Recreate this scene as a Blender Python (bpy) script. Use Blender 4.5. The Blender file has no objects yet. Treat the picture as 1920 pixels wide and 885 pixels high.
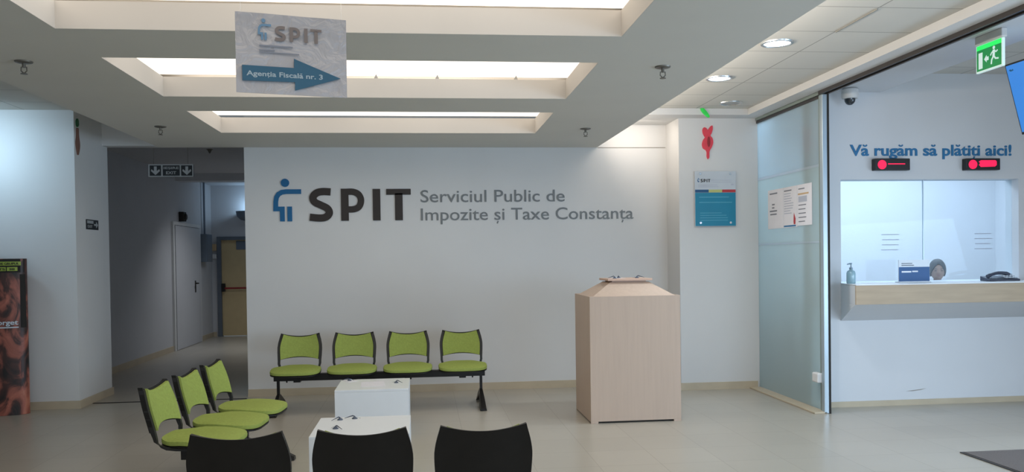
import bpy, bmesh, math, random
from mathutils import Vector, Matrix
random.seed(7)
PI = math.pi
S = bpy.context.scene
COL = S.collection

# ------------------------------------------------------------------ camera
cam = bpy.data.objects.new('camera', bpy.data.cameras.new('camera'))
COL.objects.link(cam)
R0 = Vector((0.99444, -0.10540, -0.01379)).normalized()      # image right
F0 = Vector((0.10440, 0.99441, -0.01558)); F0 = (F0 - R0*F0.dot(R0)).normalized()   # view direction
U0 = R0.cross(F0).normalized()
cam.matrix_world = Matrix(((R0.x, U0.x, -F0.x, 0), (R0.y, U0.y, -F0.y, 0), (R0.z, U0.z, -F0.z, 1.55), (0, 0, 0, 1)))
cam.data.sensor_width = 36
cam.data.lens = 36*1577/1920
cam.data.shift_y = (508-442.5)/1920
cam.data.clip_start = 0.05
S.camera = cam

# ------------------------------------------------------------------ light and exposure
S.view_settings.view_transform = 'Standard'
S.view_settings.look = 'None'
S.view_settings.exposure = 0.0
S.view_settings.gamma = 1
S.view_settings.use_curve_mapping = False
W = bpy.data.worlds.new('world'); S.world = W; W.use_nodes = True
bg = W.node_tree.nodes['Background']
bg.inputs[0].default_value = (0.72, 0.86, 1.0, 1); bg.inputs[1].default_value = 0.35

def area(name, loc, size, power, color, direction, spread=180):
    l = bpy.data.lights.new(name, 'AREA'); l.shape = 'RECTANGLE'
    l.size, l.size_y = size; l.energy = power; l.color = color; l.spread = math.radians(spread)
    o = bpy.data.objects.new(name, l); COL.objects.link(o); o.location = loc
    o.rotation_euler = Vector(direction).to_track_quat('-Z', 'Y').to_euler()
    return o
area('daylight_entrance', (1.5, -2.8, 1.5), (9, 2.6), 105, (0.70, 0.84, 1.0), (0.05, 1, 0.0))
area('daylight_side', (5.2, -2.6, 1.25), (3.2, 2.0), 30, (0.56, 0.76, 1.0), (-.12, 1, -.06), 75)
area('daylight_right', (7.0, 3.0, 1.2), (5, 1.7), 170, (0.60, 0.79, 1.0), (-1, 0.2, -.35), 140)
area('office_light', (5.6, 9.6, 3.15), (3.4, 1.2), 112, (0.66, 0.80, 1.0), (0, 0, -1))
area('corridor_fill', (-2.8, 15.2, 3.0), (0.8, 0.8), 15, (0.90, 0.94, 1.0), (-.1, .1, -1), 115)  # added neutral fill without a fitting, brightens the dim corridor
area('corridor_light', (-2.6, 17.0, 2.9), (0.5, 0.5), 2, (0.62, 0.8, 1.0), (-0.75, 0.5, -0.5))
area('left_hall_light', (-5.6, 7.9, 3.1), (0.8, 0.8), 7, (0.55, 0.80, 1.0), (0.35, 0.9, -0.75))
area('soffit_strip', (2.095, 3.6, 2.93), (12, .10), 66, (1.0, .88, .76), (1, 0, .35))

# ------------------------------------------------------------------ helpers
def lin(c):
    return tuple((x/255/12.92 if x/255 <= .04045 else ((x/255+.055)/1.055)**2.4) for x in c)

def mat(name, rgb, rough=0.6, metal=0.0, var=0.04, scale=8.0, emit=None, estr=0.0, spec=0.4, bump=0.0, alpha=None, trans=0.0, stretch=None, coat=0.0):
    m = bpy.data.materials.new(name); m.use_nodes = True
    nt = m.node_tree; b = nt.nodes['Principled BSDF']
    c = lin(rgb)
    tc = nt.nodes.new('ShaderNodeTexCoord'); mp = nt.nodes.new('ShaderNodeMapping')
    nt.links.new(tc.outputs['Object'], mp.inputs[0])
    if stretch: mp.inputs['Scale'].default_value = stretch
    n = nt.nodes.new('ShaderNodeTexNoise'); n.inputs['Scale'].default_value = scale; n.inputs['Detail'].default_value = 4
    nt.links.new(mp.outputs[0], n.inputs['Vector'])
    r = nt.nodes.new('ShaderNodeValToRGB')
    r.color_ramp.elements[0].position = .3; r.color_ramp.elements[1].position = .7
    r.color_ramp.elements[0].color = tuple(max(0, x*(1-var)) for x in c)+(1,)
    r.color_ramp.elements[1].color = tuple(min(1, x*(1+var)) for x in c)+(1,)
    nt.links.new(n.outputs['Fac'], r.inputs[0]); nt.links.new(r.outputs[0], b.inputs['Base Color'])
    b.inputs['Roughness'].default_value = rough; b.inputs['Metallic'].default_value = metal
    b.inputs['Specular IOR Level'].default_value = spec
    if coat: b.inputs['Coat Weight'].default_value = coat
    if trans: b.inputs['Transmission Weight'].default_value = trans
    if emit:
        b.inputs['Emission Color'].default_value = lin(emit)+(1,); b.inputs['Emission Strength'].default_value = estr
    if alpha is not None: b.inputs['Alpha'].default_value = alpha
    if bump:
        bp = nt.nodes.new('ShaderNodeBump'); bp.inputs['Strength'].default_value = bump; bp.inputs['Distance'].default_value = .01
        nt.links.new(n.outputs['Fac'], bp.inputs['Height']); nt.links.new(bp.outputs[0], b.inputs['Normal'])
    return m

def grid_mat(name, rgb, line, sx, sy, ox, oy, w, rough, spec=0.4, var=0.05, gap_x=True):
    """tile grid in world XY: tiles sx by sy, joints of width w"""
    m = mat(name, rgb, rough, spec=spec, var=var, scale=1.7)
    nt = m.node_tree; b = nt.nodes['Principled BSDF']; L = nt.links
    base = b.inputs['Base Color'].links[0].from_socket
    tc = nt.nodes.new('ShaderNodeTexCoord'); sp = nt.nodes.new('ShaderNodeSeparateXYZ'); L.new(tc.outputs['Object'], sp.inputs[0])
    def mth(op, a, v=None, v2=None):
        n = nt.nodes.new('ShaderNodeMath'); n.operation = op
        L.new(a, n.inputs[0])
        if v is not None:
            if isinstance(v, float): n.inputs[1].default_value = v
            else: L.new(v, n.inputs[1])
        return n.outputs[0]
    masks = []; ids = []
    for out, s, o in ((sp.outputs[0], sx, ox), (sp.outputs[1], sy, oy)):
        a = mth('SUBTRACT', out, float(o)); a = mth('DIVIDE', a, float(s))
        fl = mth('FLOOR', a); ids.append(fl)
        fr = mth('SUBTRACT', a, fl); fr = mth('SUBTRACT', fr, 0.5); fr = mth('ABSOLUTE', fr)
        masks.append(mth('GREATER_THAN', fr, 0.5 - w/s/2))
    mk = mth('MAXIMUM', masks[0], masks[1])
    cx = nt.nodes.new('ShaderNodeCombineXYZ'); L.new(ids[0], cx.inputs[0]); L.new(ids[1], cx.inputs[1])
    wn = nt.nodes.new('ShaderNodeTexWhiteNoise'); L.new(cx.outputs[0], wn.inputs['Vector'])
    hs = nt.nodes.new('ShaderNodeHueSaturation'); L.new(base, hs.inputs['Color'])
    mr = nt.nodes.new('ShaderNodeMapRange'); mr.inputs['To Min'].default_value = 1-var; mr.inputs['To Max'].default_value = 1+var
    L.new(wn.outputs['Value'], mr.inputs['Value']); L.new(mr.outputs[0], hs.inputs['Value'])
    mx = nt.nodes.new('ShaderNodeMixRGB'); L.new(mk, mx.inputs[0]); L.new(hs.outputs[0], mx.inputs[1]); mx.inputs[2].default_value = lin(line)+(1,)
    L.new(mx.outputs[0], b.inputs['Base Color'])
    return m

def plaster(name, rgb):
    return mat(name, rgb, rough=.75, var=.015, scale=2.2, spec=.25)

M = dict(
    wall=plaster('white_plaster', (214, 214, 213)),
    wall_cool=plaster('white_plaster_cool', (212, 214, 217)),
    soffit=plaster('soffit_paint', (212, 211, 205)),
    cove=plaster('cove_paint', (188, 183, 176)),
    corr=plaster('corridor_paint', (196, 197, 200)),
    base=mat('skirting_tile', (190, 176, 152), .35, var=.06, scale=5),
    floor=grid_mat('floor_tile', (172, 166, 154), (150, 143, 130), .472, .472, .80, 7.04, .005, .28, spec=.45, var=.035),
    tiles=grid_mat('ceiling_tile', (206, 204, 197), (150, 149, 143), .603, .603, 3.06, 5.96, .010, .8, spec=.2, var=.02),
    black=mat('black_plastic', (34, 33, 32), .45, var=.1, scale=30, spec=.4),
    shell=mat('black_shell', (20, 18, 15), .55, var=.12, scale=14, spec=.3),
    steel_b=mat('black_steel', (30, 27, 25), .4, metal=.3, var=.08),
    green=mat('green_fabric', (148, 162, 84), .85, var=.07, scale=60, spec=.15, bump=.15),
    laminate=mat('white_laminate', (226, 230, 233), .3, var=.01),
    wood=mat('beech_laminate', (186, 164, 146), .5, var=.035, scale=6, stretch=(6, 6, .35)),
    wood2=mat('beech_edge', (200, 168, 148), .5, var=.04, scale=6),
    fascia=mat('oak_fascia', (180, 160, 134), .5, var=.07, scale=5, stretch=(.6, 3, 5)),
    dark=mat('dark_gap', (40, 38, 36), .8),
    alu=mat('aluminium', (176, 190, 198), .35, metal=.6, var=.02),
    alu_g=mat('green_grey_aluminium', (138, 150, 144), .45, metal=.3, var=.03),
    bronze=mat('brown_aluminium', (70, 66, 64), .4, metal=.4, var=.04),
    logo_blue=mat('logo_blue', (16, 98, 148), .5, var=.02),
    logo_dark=mat('logo_dark', (46, 38, 34), .5, var=.02),
    logo_grey=mat('logo_grey', (118, 122, 124), .5, var=.02),
    txt_blue=mat('lettering_blue', (40, 112, 160), .5, var=.02),
    teal=mat('teal_print', (18, 128, 160), .4, var=.03),
    teal_light=mat('pale_teal_print', (88, 166, 190), .4), navy=mat('navy_print', (26, 78, 122), .4), yellow=mat('yellow_print', (186, 190, 120), .4), red=mat('red_print', (178, 52, 58), .4),
    acryl=mat('clear_acrylic', (196, 204, 212), .12, var=.02, spec=.6),
    chrome=mat('satin_chrome', (200, 203, 205), .25, metal=.9, var=.02),
    paper=mat('white_paper', (222, 222, 228), .7, var=.02),
    ink=mat('grey_ink', (120, 124, 134), .7), ink_l=mat('pale_ink', (176, 182, 196), .7), orange=mat('orange_ink', (196, 168, 130), .7),
    white=mat('white_plastic', (222, 222, 222), .4, var=.02),
    sign_grey=mat('sign_silver', (168, 172, 174), .45, var=.04), sign_dark=mat('sign_dark', (42, 46, 50), .5),
    led_case=mat('display_case', (34, 34, 36), .4),
    led=mat('red_led', (60, 0, 10), .4, emit=(255, 30, 84), estr=1.25),
    exit_g=mat('exit_green', (10, 110, 60), .4, emit=(20, 140, 70), estr=.55),
    exit_top=mat('exit_green_bright', (10, 160, 70), .4, emit=(40, 235, 100), estr=.9),
    exit_w=mat('exit_white', (200, 220, 220), .4, emit=(200, 226, 220), estr=.45),
    screen=mat('blue_screen', (10, 30, 60), .3, emit=(56, 132, 216), estr=1.0),
    skin=mat('skin', (176, 134, 112), .55, var=.05, scale=20), hair=mat('dark_hair', (28, 24, 24), .6, var=.25, scale=60, stretch=(1, 1, .2)),
    cloth=mat('grey_blouse', (90, 96, 120), .8), cloth2=mat('dark_trousers', (40, 42, 50), .85), eye=mat('eye_dark', (40, 30, 26), .2), lips=mat('lips', (150, 84, 80), .5),
    yellow_door=mat('cream_door', (208, 186, 142), .5, var=.03), doorframe=mat('grey_door_frame', (104, 112, 122), .5),
    redbar=mat('red_push_bar', (150, 40, 44), .4),
    mat_g=mat('entrance_mat', (104, 98, 96), .95, var=.1, scale=90, bump=.4),
    mat_e=mat('mat_edge', (62, 62, 64), .7),
    gel=mat('clear_gel_bottle', (170, 204, 214), .12, var=.03, trans=.35, spec=.6), pump=mat('grey_pump', (120, 142, 156), .35),
    pink=mat('red_petal', (222, 70, 84), .6, var=.04), petal_d=mat('dark_petal_centre', (150, 44, 50), .6), leaf=mat('leaf_green', (60, 226, 92), .5, var=.12, scale=20),
    pet_old=mat('faded_petal', (130, 96, 84), .7), leaf_d=mat('dark_leaf', (54, 104, 70), .6),
    brass=mat('sprinkler_metal', (120, 116, 108), .4, metal=.6),
    penbase=mat('pen_base', (70, 82, 100), .35), pen=mat('pen_body', (52, 60, 78), .35),
    phone=mat('dark_phone', (66, 72, 88), .4),
    cam_w=mat('camera_white', (206, 206, 204), .4), cam_d=mat('camera_dome', (40, 46, 52), .12, spec=.7),
    blue_card=mat('blue_card', (0, 76, 136), .4, var=.02),
    box_grey=mat('grey_cabinet', (110, 122, 136), .5),
    office_floor=mat('office_carpet', (150, 156, 162), .8),
    grey_line=mat('shade_line_scuff_grey', (150, 146, 138), .8),
    light_off=mat('lamp_unlit', (172, 172, 170), .4, metal=.4),
    tub=mat('downlight_glow', (230, 240, 255), .3, emit=(214, 236, 255), estr=7.0),
)

# luminous stretch diffuser with brighter patches where the tubes lie behind it
m = bpy.data.materials.new('warm_diffuser'); m.use_nodes = True; nt = m.node_tree
b = nt.nodes['Principled BSDF']; b.inputs['Base Color'].default_value = (.8, .78, .74, 1)
tc = nt.nodes.new('ShaderNodeTexCoord'); wv = nt.nodes.new('ShaderNodeTexNoise'); wv.inputs['Scale'].default_value = .9
nt.links.new(tc.outputs['Object'], wv.inputs['Vector'])
mr = nt.nodes.new('ShaderNodeMapRange'); mr.inputs['From Min'].default_value = .35; mr.inputs['From Max'].default_value = .6; mr.inputs['To Min'].default_value = 1.12; mr.inputs['To Max'].default_value = 1.85
nt.links.new(wv.outputs['Fac'], mr.inputs['Value']); nt.links.new(mr.outputs[0], b.inputs['Emission Strength'])
b.inputs['Emission Color'].default_value = (1.0, .90, .79, 1)
M['diffuser'] = m

def mixed_glass(name, rgb, frost, tr, rough=.05, refl=.03):
    m = bpy.data.materials.new(name); m.use_nodes = True; nt = m.node_tree; L = nt.links
    nt.nodes.remove(nt.nodes['Principled BSDF']); out = nt.nodes['Material Output']
    c = lin(rgb)+(1,)
    t = nt.nodes.new('ShaderNodeBsdfTransparent'); t.inputs[0].default_value = tr+(1,)
    tl = nt.nodes.new('ShaderNodeBsdfTranslucent'); tl.inputs[0].default_value = c
    df = nt.nodes.new('ShaderNodeBsdfDiffuse'); df.inputs[0].default_value = c
    tx = nt.nodes.new('ShaderNodeTexNoise'); tx.inputs['Scale'].default_value = 1.3
    mr = nt.nodes.new('ShaderNodeMapRange'); mr.inputs['To Min'].default_value = frost-.04; mr.inputs['To Max'].default_value = frost+.04
    L.new(tx.outputs['Fac'], mr.inputs['Value'])
    m1 = nt.nodes.new('ShaderNodeMixShader'); m1.inputs[0].default_value = .62; L.new(tl.outputs[0], m1.inputs[1]); L.new(df.outputs[0], m1.inputs[2])
    m2 = nt.nodes.new('ShaderNodeMixShader'); L.new(mr.outputs[0], m2.inputs[0]); L.new(t.outputs[0], m2.inputs[1]); L.new(m1.outputs[0], m2.inputs[2])
    g = nt.nodes.new('ShaderNodeBsdfGlossy'); g.inputs['Roughness'].default_value = rough
    lw = nt.nodes.new('ShaderNodeLayerWeight'); lw.inputs[0].default_value = .5          # same reflectance from both sides of the sheet
    pw = nt.nodes.new('ShaderNodeMath'); pw.operation = 'POWER'; L.new(lw.outputs['Facing'], pw.inputs[0]); pw.inputs[1].default_value = 4.0
    fr = nt.nodes.new('ShaderNodeMath'); fr.operation = 'MULTIPLY_ADD'; L.new(pw.outputs[0], fr.inputs[0]); fr.inputs[1].default_value = .45; fr.inputs[2].default_value = refl
    m3 = nt.nodes.new('ShaderNodeMixShader'); L.new(fr.outputs[0], m3.inputs[0]); L.new(m2.outputs[0], m3.inputs[1]); L.new(g.outputs[0], m3.inputs[2])
    L.new(m3.outputs[0], out.inputs[0])
    return m
M['frost'] = mixed_glass('frosted_film', (196, 212, 214), .82, (.75, .9, .92), .15)
M['frost_lite'] = mixed_glass('lighter_film', (190, 204, 210), .74, (.78, .92, .96), .1)
M['frost_white'] = mixed_glass('white_film_stripe', (205, 218, 226), .85, (.9, .95, 1), .2)
M['pane'] = mixed_glass('clear_pane', (200, 220, 235), .04, (.93, .98, 1.0), .03, .008)

# crinkled glossy plastic sleeve
m = mat('crinkled_plastic', (160, 158, 160), .18, var=.05, scale=5, spec=.6)
nt = m.node_tree; n2 = nt.nodes.new('ShaderNodeTexNoise'); n2.inputs['Scale'].default_value = 14; n2.inputs['Detail'].default_value = 3; n2.inputs['Distortion'].default_value = 1.2
tc = nt.nodes.new('ShaderNodeTexCoord'); nt.links.new(tc.outputs['Object'], n2.inputs['Vector'])
bp = nt.nodes.new('ShaderNodeBump'); bp.inputs['Strength'].default_value = .8; bp.inputs['Distance'].default_value = .012
nt.links.new(n2.outputs['Fac'], bp.inputs['Height']); nt.links.new(bp.outputs[0], nt.nodes['Principled BSDF'].inputs['Normal'])
M['sleeve'] = m

class G:
    def __init__(s): s.v = []; s.f = []
    def add(s, vs, fs):
        k = len(s.v); s.v += [tuple(p) for p in vs]; s.f += [tuple(i+k for i in f) for f in fs]; return s
    def box(s, x0, x1, y0, y1, z0, z1):
        return s.add([(x0,y0,z0),(x1,y0,z0),(x1,y1,z0),(x0,y1,z0),(x0,y0,z1),(x1,y0,z1),(x1,y1,z1),(x0,y1,z1)],
                     [(0,3,2,1),(4,5,6,7),(0,1,5,4),(1,2,6,5),(2,3,7,6),(3,0,4,7)])
    def prism(s, pts, n):                                # pts: planar loop (3d), n: extrusion vector
        k = len(pts); n = Vector(n)
        vs = [Vector(p) for p in pts]+[Vector(p)+n for p in pts]
        fs = [tuple(range(k-1, -1, -1)), tuple(range(k, 2*k))]+[(i, (i+1) % k, (i+1) % k+k, i+k) for i in range(k)]
        return s.add(vs, fs)
    def flat(s, pts2, y0, y1):                           # polygon in XZ, depth y0..y1
        return s.prism([(x, y0, z) for x, z in pts2], (0, y1-y0, 0))
    def stroke(s, pts, w, y0, y1):                       # ribbon in XZ with mitred joints
        n = len(pts); P = [Vector((p[0], p[1])) for p in pts]; Lp = []; Rp = []
        for i in range(n):
            a = (P[i]-P[i-1]).normalized() if i > 0 else None
            c = (P[i+1]-P[i]).normalized() if i < n-1 else None
            if a is None: a = c
            if c is None: c = a
            t = (a+c)
            t = t.normalized() if t.length > 1e-6 else a
            nn = Vector((-t.y, t.x)); k = 1/max(.5, abs(nn.dot(Vector((-a.y, a.x)))))
            Lp.append(P[i]+nn*w/2*k); Rp.append(P[i]-nn*w/2*k)
        for i in range(n-1):
            s.flat([tuple(Lp[i]), tuple(Lp[i+1]), tuple(Rp[i+1]), tuple(Rp[i])], y0, y1)
        return s
    def tube(s, path, r, seg=10, cap=True):
        path = [Vector(p) for p in path]; n = len(path); rings = []
        rr = r if isinstance(r, (list, tuple)) else [r]*n
        prev = None
        for i in range(n):
            t = (path[min(i+1, n-1)]-path[max(i-1, 0)]).normalized()
            up = prev if prev is not None else (Vector((0, 0, 1)) if abs(t.z) < .9 else Vector((1, 0, 0)))
            a = (up-t*up.dot(t)).normalized(); b_ = t.cross(a); prev = a
            rings.append([path[i]+(a*math.cos(2*PI*k/seg)+b_*math.sin(2*PI*k/seg))*rr[i] for k in range(seg)])
        vs = [p for rg in rings for p in rg]; fs = []
        for i in range(n-1):
            for k in range(seg):
                fs.append((i*seg+k, i*seg+(k+1) % seg, (i+1)*seg+(k+1) % seg, (i+1)*seg+k))
        if cap: fs += [tuple(range(seg-1, -1, -1)), tuple((n-1)*seg+k for k in range(seg))]
        return s.add(vs, fs)
    def lathe(s, prof, c=(0, 0, 0), seg=24, axis='z'):
        vs = []; fs = []; n = len(prof)
        for r, h in prof:
            for k in range(seg):
                a = 2*PI*k/seg; x, y = r*math.cos(a), r*math.sin(a)
                p = (x, y, h) if axis == 'z' else ((x, h, y) if axis == 'y' else (h, x, y))
                vs.append((c[0]+p[0], c[1]+p[1], c[2]+p[2]))
        for i in range(n-1):
            for k in range(seg):
                fs.append((i*seg+k, i*seg+(k+1) % seg, (i+1)*seg+(k+1) % seg, (i+1)*seg+k))
        fs += [tuple(range(seg-1, -1, -1)), tuple((n-1)*seg+k for k in range(seg))]
        return s.add(vs, fs)
    def ell(s, c, r, seg=20, rings=12):
        prof = [(max(1e-4, math.sin(PI*i/rings)), -math.cos(PI*i/rings)) for i in range(rings+1)]
        vs = []; fs = []
        for pr_, h in prof:
            for k in range(seg):
                a = 2*PI*k/seg; vs.append((c[0]+r[0]*pr_*math.cos(a), c[1]+r[1]*pr_*math.sin(a), c[2]+r[2]*h))
        for i in range(rings):
            for k in range(seg):
                fs.append((i*seg+k, i*seg+(k+1) % seg, (i+1)*seg+(k+1) % seg, (i+1)*seg+k))
        return s.add(vs, fs)
    def mesh(s, name, material, smooth=None):
        me = bpy.data.meshes.new(name); me.from_pydata(s.v, [], s.f)
        bm = bmesh.new(); bm.from_mesh(me); bmesh.ops.recalc_face_normals(bm, faces=bm.faces); bm.to_mesh(me); bm.free()
        if material is not None: me.materials.append(material)
        if smooth is not None:
            for p in me.polygons: p.use_smooth = True
            me.set_sharp_from_angle(angle=math.radians(smooth))
        return me
    def build(s, name, material, parent=None, smooth=None, bevel=0, seg=2):
        return link(name, s.mesh(name, M[material] if isinstance(material, str) else material, smooth), parent, bevel, seg)

def link(name, me, parent=None, bevel=0, seg=2):
    o = bpy.data.objects.new(name, me); COL.objects.link(o)
    if parent is not None: o.parent = parent
    if bevel:
        bm_ = o.modifiers.new('bevel', 'BEVEL'); bm_.width = bevel; bm_.segments = seg; bm_.limit_method = 'ANGLE'; bm_.angle_limit = math.radians(40)
    return o
def tag(o, label, cat, group=None):
    o['label'] = label; o['category'] = cat
    if group: o['group'] = group
    return o
def thing(name, label, cat, loc, rz=0, group=None):
    o = bpy.data.objects.new(name, None); COL.objects.link(o); o.empty_display_size = .1
    o.location = loc; o.rotation_euler = (0, 0, rz)
    return tag(o, label, cat, group)
def struct(name, g, material, smooth=None, bevel=0):
    o = g.build(name, material, None, smooth, bevel); o['kind'] = 'structure'; return o
def dup(root, loc, rz=None, label=None):
    r = root.copy(); COL.objects.link(r); r.location = loc
    if rz is not None: r.rotation_euler = (0, 0, rz)
    if label: r['label'] = label
    for ch in list(root.children):
        c = ch.copy(); COL.objects.link(c); c.parent = r
        for g2 in list(ch.children):
            d = g2.copy(); COL.objects.link(d); d.parent = c
    return r
def cr(pts, n=6):                                        # Catmull-Rom through 2d/3d points
    P = [Vector(p) for p in pts]; out = []
    for i in range(len(P)-1):
        p0 = P[max(i-1, 0)]; p1 = P[i]; p2 = P[i+1]; p3 = P[min(i+2, len(P)-1)]
        for k in range(n):
            t = k/n
            out.append(.5*((2*p1)+(p2-p0)*t+(2*p0-5*p1+4*p2-p3)*t*t+(3*p1-p0-3*p2+p3)*t**3))
    out.append(P[-1]); return [tuple(p) for p in out]
def text_mesh(txt, x0, zb, width, cap, depth, material, offset=0.0, y=0.0):
    """lettering in the XZ plane facing -Y, left edge x0, baseline zb"""
    cu = bpy.data.curves.new('t', 'FONT'); cu.body = txt; cu.size = 1; cu.extrude = .02; cu.offset = offset; cu.resolution_u = 4
    o = bpy.data.objects.new('t', cu); COL.objects.link(o)
    dg = bpy.context.evaluated_depsgraph_get(); dg.update()
    me = bpy.data.meshes.new_from_object(o.evaluated_get(dg)); bpy.data.objects.remove(o)
    # cap height from 'T'
    xs = [v.co.x for v in me.vertices]
    if not xs: return me
    xa, xb = min(xs), max(xs); capn = .729
    for v in me.vertices:
        X, Y, Z = v.co
        v.co = (x0+(X-xa)/(xb-xa)*width, y-depth/2-Z/.02*depth/2, zb+Y/capn*cap)
    me.materials.clear(); me.materials.append(M[material]); return me

def text_extent(t_, offset=0.0):
    cu = bpy.data.curves.new('t', 'FONT'); cu.body = t_; cu.size = 1; cu.offset = offset
    o = bpy.data.objects.new('t', cu); COL.objects.link(o)
    dg = bpy.context.evaluated_depsgraph_get(); dg.update()
    m_ = bpy.data.meshes.new_from_object(o.evaluated_get(dg)); bpy.data.objects.remove(o)
    return min(v.co.x for v in m_.vertices), max(v.co.x for v in m_.vertices)
def lettering(txt, x0, zb, width, cap, depth, material, parent, offset=0.0, y=0.0):
    """a line of lettering, one mesh per word; breves and commas below are small strokes in the word's mesh"""
    low = lambda t_: t_.replace('ș', 's').replace('ț', 't').replace('Ș', 'S').replace('ă', 'a')
    plain = low(txt); a_, b_ = text_extent(plain, offset); k_ = width/(b_-a_); kz = cap/.729; w_ = (.07+offset)*kz; pos = 0
    for word in txt.split(' '):
        end = pos+len(word); wa, wb = text_extent(low(word), offset); r = text_extent(plain[:end], offset)[1]
        xw = x0+(r-(wb-wa)-a_)*k_
        me = text_mesh(low(word), xw, zb, (wb-wa)*k_, cap, depth, material, offset, y); g = G()
        for i in range(pos, end):
            if txt[i] in 'șțȘă':
                r1 = text_extent(plain[:i+1], offset)[1]; c0, c1 = text_extent(plain[i], offset); xc = x0+(r1-a_-(c1-c0)/2)*k_
                if txt[i] == 'ă': g.stroke(cr([(xc-.13*kz, zb+.70*kz), (xc-.06*kz, zb+.625*kz), (xc+.06*kz, zb+.625*kz), (xc+.13*kz, zb+.70*kz)], 3), w_*.9, y-depth, y)
                else: g.stroke([(xc+.03*kz, zb-.07*kz), (xc-.03*kz, zb-.21*kz)], w_, y-depth, y)
        if g.v:
            bm = bmesh.new(); bm.from_mesh(me); m2 = g.mesh('x', M[material]); bm.from_mesh(m2); bm.to_mesh(me); bm.free()
        link('word', me, parent); pos = end+1

# ------------------------------------------------------------------ structure
YB, YP, YC, XG = 9.875, 9.385, 8.06, 3.87
struct('floor', G().box(-8, 8, -3, 18.3, -.1, 0), 'floor')
# back wall, upper strip and pillar
struct('wall_back', G().box(-2.01, 2.95, YB, YB+.2, 0, 2.85), 'wall')
struct('wall_back_upper', G().box(-2.01, 2.95, YB+.012, YB+.2, 2.85, 3.3), 'wall')
struct('wall_pillar', G().box(2.93, XG+.02, YP, YB+.2, 0, 3.3), 'wall')
# left column: front, side return
struct('wall_left', G().box(-8, -3.68, 9.43, 9.63, 0, 3.4).box(-3.88, -3.68, 9.63, 10.38, 0, 3.4).box(-4.45, -3.88, 10.18, 10.38, 0, 3.4), 'wall')
struct('wall_left_side', G().box(-8.15, -8, -3, 9.63, 0, 3.4), 'wall')
# corridor
struct('wall_corridor_left', G().box(-4.55, -4.35, 10.38, 18.2, 0, 3.3), 'corr')
struct('wall_corridor_right', G().box(-2.05, -2.01, YB+.2, 18.2, 0, 3.3), 'corr')
struct('wall_corridor_end', G().box(-4.35, -4.23, 18.0, 18.2, 0, 3.3).box(-4.23, -3.28, 18.0, 18.2, 2.06, 3.3).box(-3.28, -2.05, 18.0, 18.2, 0, 3.3), 'corr')
struct('ceiling', G().box(-4.35, -2.01, 10.381, 18.2, 3.13, 3.3), 'corr')
struct('trim_beam', G().box(-4.35, -2.05, 15.5, 15.8, 3.0, 3.13), 'corr')
struct('wall_header', G().box(-3.88, -2.01, 10.22, 10.38, 2.915, 3.4), 'wall')
# coffered soffit
ys = [(-.45, .83), (1.69, 2.97), (3.62, 4.90), (5.57, 6.85), (7.50, 8.75)]
g = G(); g.box(-2.94, -2.0, -3, YB, 2.85, 3.0); g.box(1.19, 2.08, -3, YB, 2.85, 3.0)
prev = -3
for a, b_ in ys:
    g.box(-2.0, 1.19, prev, a, 2.85, 3.0); prev = b_
g.box(-2.0, 1.19, prev, YB, 2.85, 3.0)
struct('ceiling', g, 'soffit')
# lips and cavities of the coffers (cream painted)
g = G()
for a, b_ in ys:
    t = .012
    g.box(-2.0, 1.19, b_-.001, b_+t, 2.8505, 3.005); g.box(-2.0, 1.19, a-t, a+.001, 2.8505, 3.005)
    g.box(-2.0-t, -2.0+.001, a, b_, 2.8505, 3.005); g.box(1.19-.001, 1.19+t, a, b_, 2.8505, 3.005)
g.box(-2.5, 1.7, -.8, 9.2, 3.16, 3.3)
for x0, x1 in ((-2.5, -2.4), (1.6, 1.7)): g.box(x0, x1, -.8, 9.2, 3.0, 3.16)
struct('trim_coffers', g, 'cove')
struct('trim_soffit_edge', G().box(2.0, 2.08, -3, YB, 3.0, 3.19).box(-2.94, -2.86, -3, YB, 3.0, 3.4), 'soffit')
for i, (a, b_) in enumerate(ys):
    g = G().box(-2.08, 1.27, a-.08, b_+.08, 3.04, 3.055)
    lab = {2: 'glowing ceiling light panel in the nearest coffer, behind the hanging arrow sign', 3: 'glowing ceiling light panel in the middle one of the three coffers', 4: 'glowing ceiling light panel in the farthest coffer, nearest the logo wall'}.get(i, 'glowing ceiling light panel in a coffer overhead behind the viewer')
    p = tag(g.build('light_panel', 'diffuser'), lab, 'ceiling light', 'light panels in the ceiling coffers')
    if i == 3:
        for x in (-.37, .12, .76): G().prism([(x, b_+.01, 3.005), (x+.035, b_+.01, 3.005), (x+.02, b_-.01, 3.04)], (0, .02, 0)).build('clip', 'cove', p)
# right hand tile ceiling, lip, lintel
struct('ceiling', G().box(2.08, 3.66, -3, 9.15, 3.19, 3.3), 'tiles')
struct('trim_lintel', G().box(2.08, XG, 9.15, YB, 3.12, 3.3).box(3.66, XG-.04, -3, 9.15, 3.12, 3.3), 'wall')
struct('ceiling', G().box(-8, -2.94, -3, 9.43, 3.19, 3.4).box(-3.68, -2.94, 9.43, 10.22, 3.19, 3.4).box(-2.94, -2.01, YB, 10.22, 2.95, 3.1), 'tiles')
struct('ceiling', G().box(XG+.04, 8, -3, YC, 3.36, 3.5), 'tiles')
struct('ceiling', G().box(XG+.04, 4.60, -3, YC, 3.165, 3.359), 'wall_cool')
struct('trim_tile_edge', G().box(3.055, 3.065, 5.38, 5.95, 3.181, 3.1895), 'tiles')
struct('trim_shade_line', G().box(2.09, 2.915, YB-.004, YB, 2.844, 2.852), 'grey_line')  # grey strip, paints the shade line where the upper wall steps back
# sliding track of the shutter along the lintel
struct('trim_glass_head', G().box(XG-.03, XG+.03, 7.81, 9.385, 3.09, 3.2), 'alu_g')
struct('trim_track', G().box(XG-.045, XG-.03, -3, 7.8, 3.085, 3.14).box(XG-.03, XG+.03, -3, 7.8, 3.10, 3.2).box(XG+.02, XG+.04, -3, 7.8, 3.085, 3.36), 'bronze')
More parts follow.
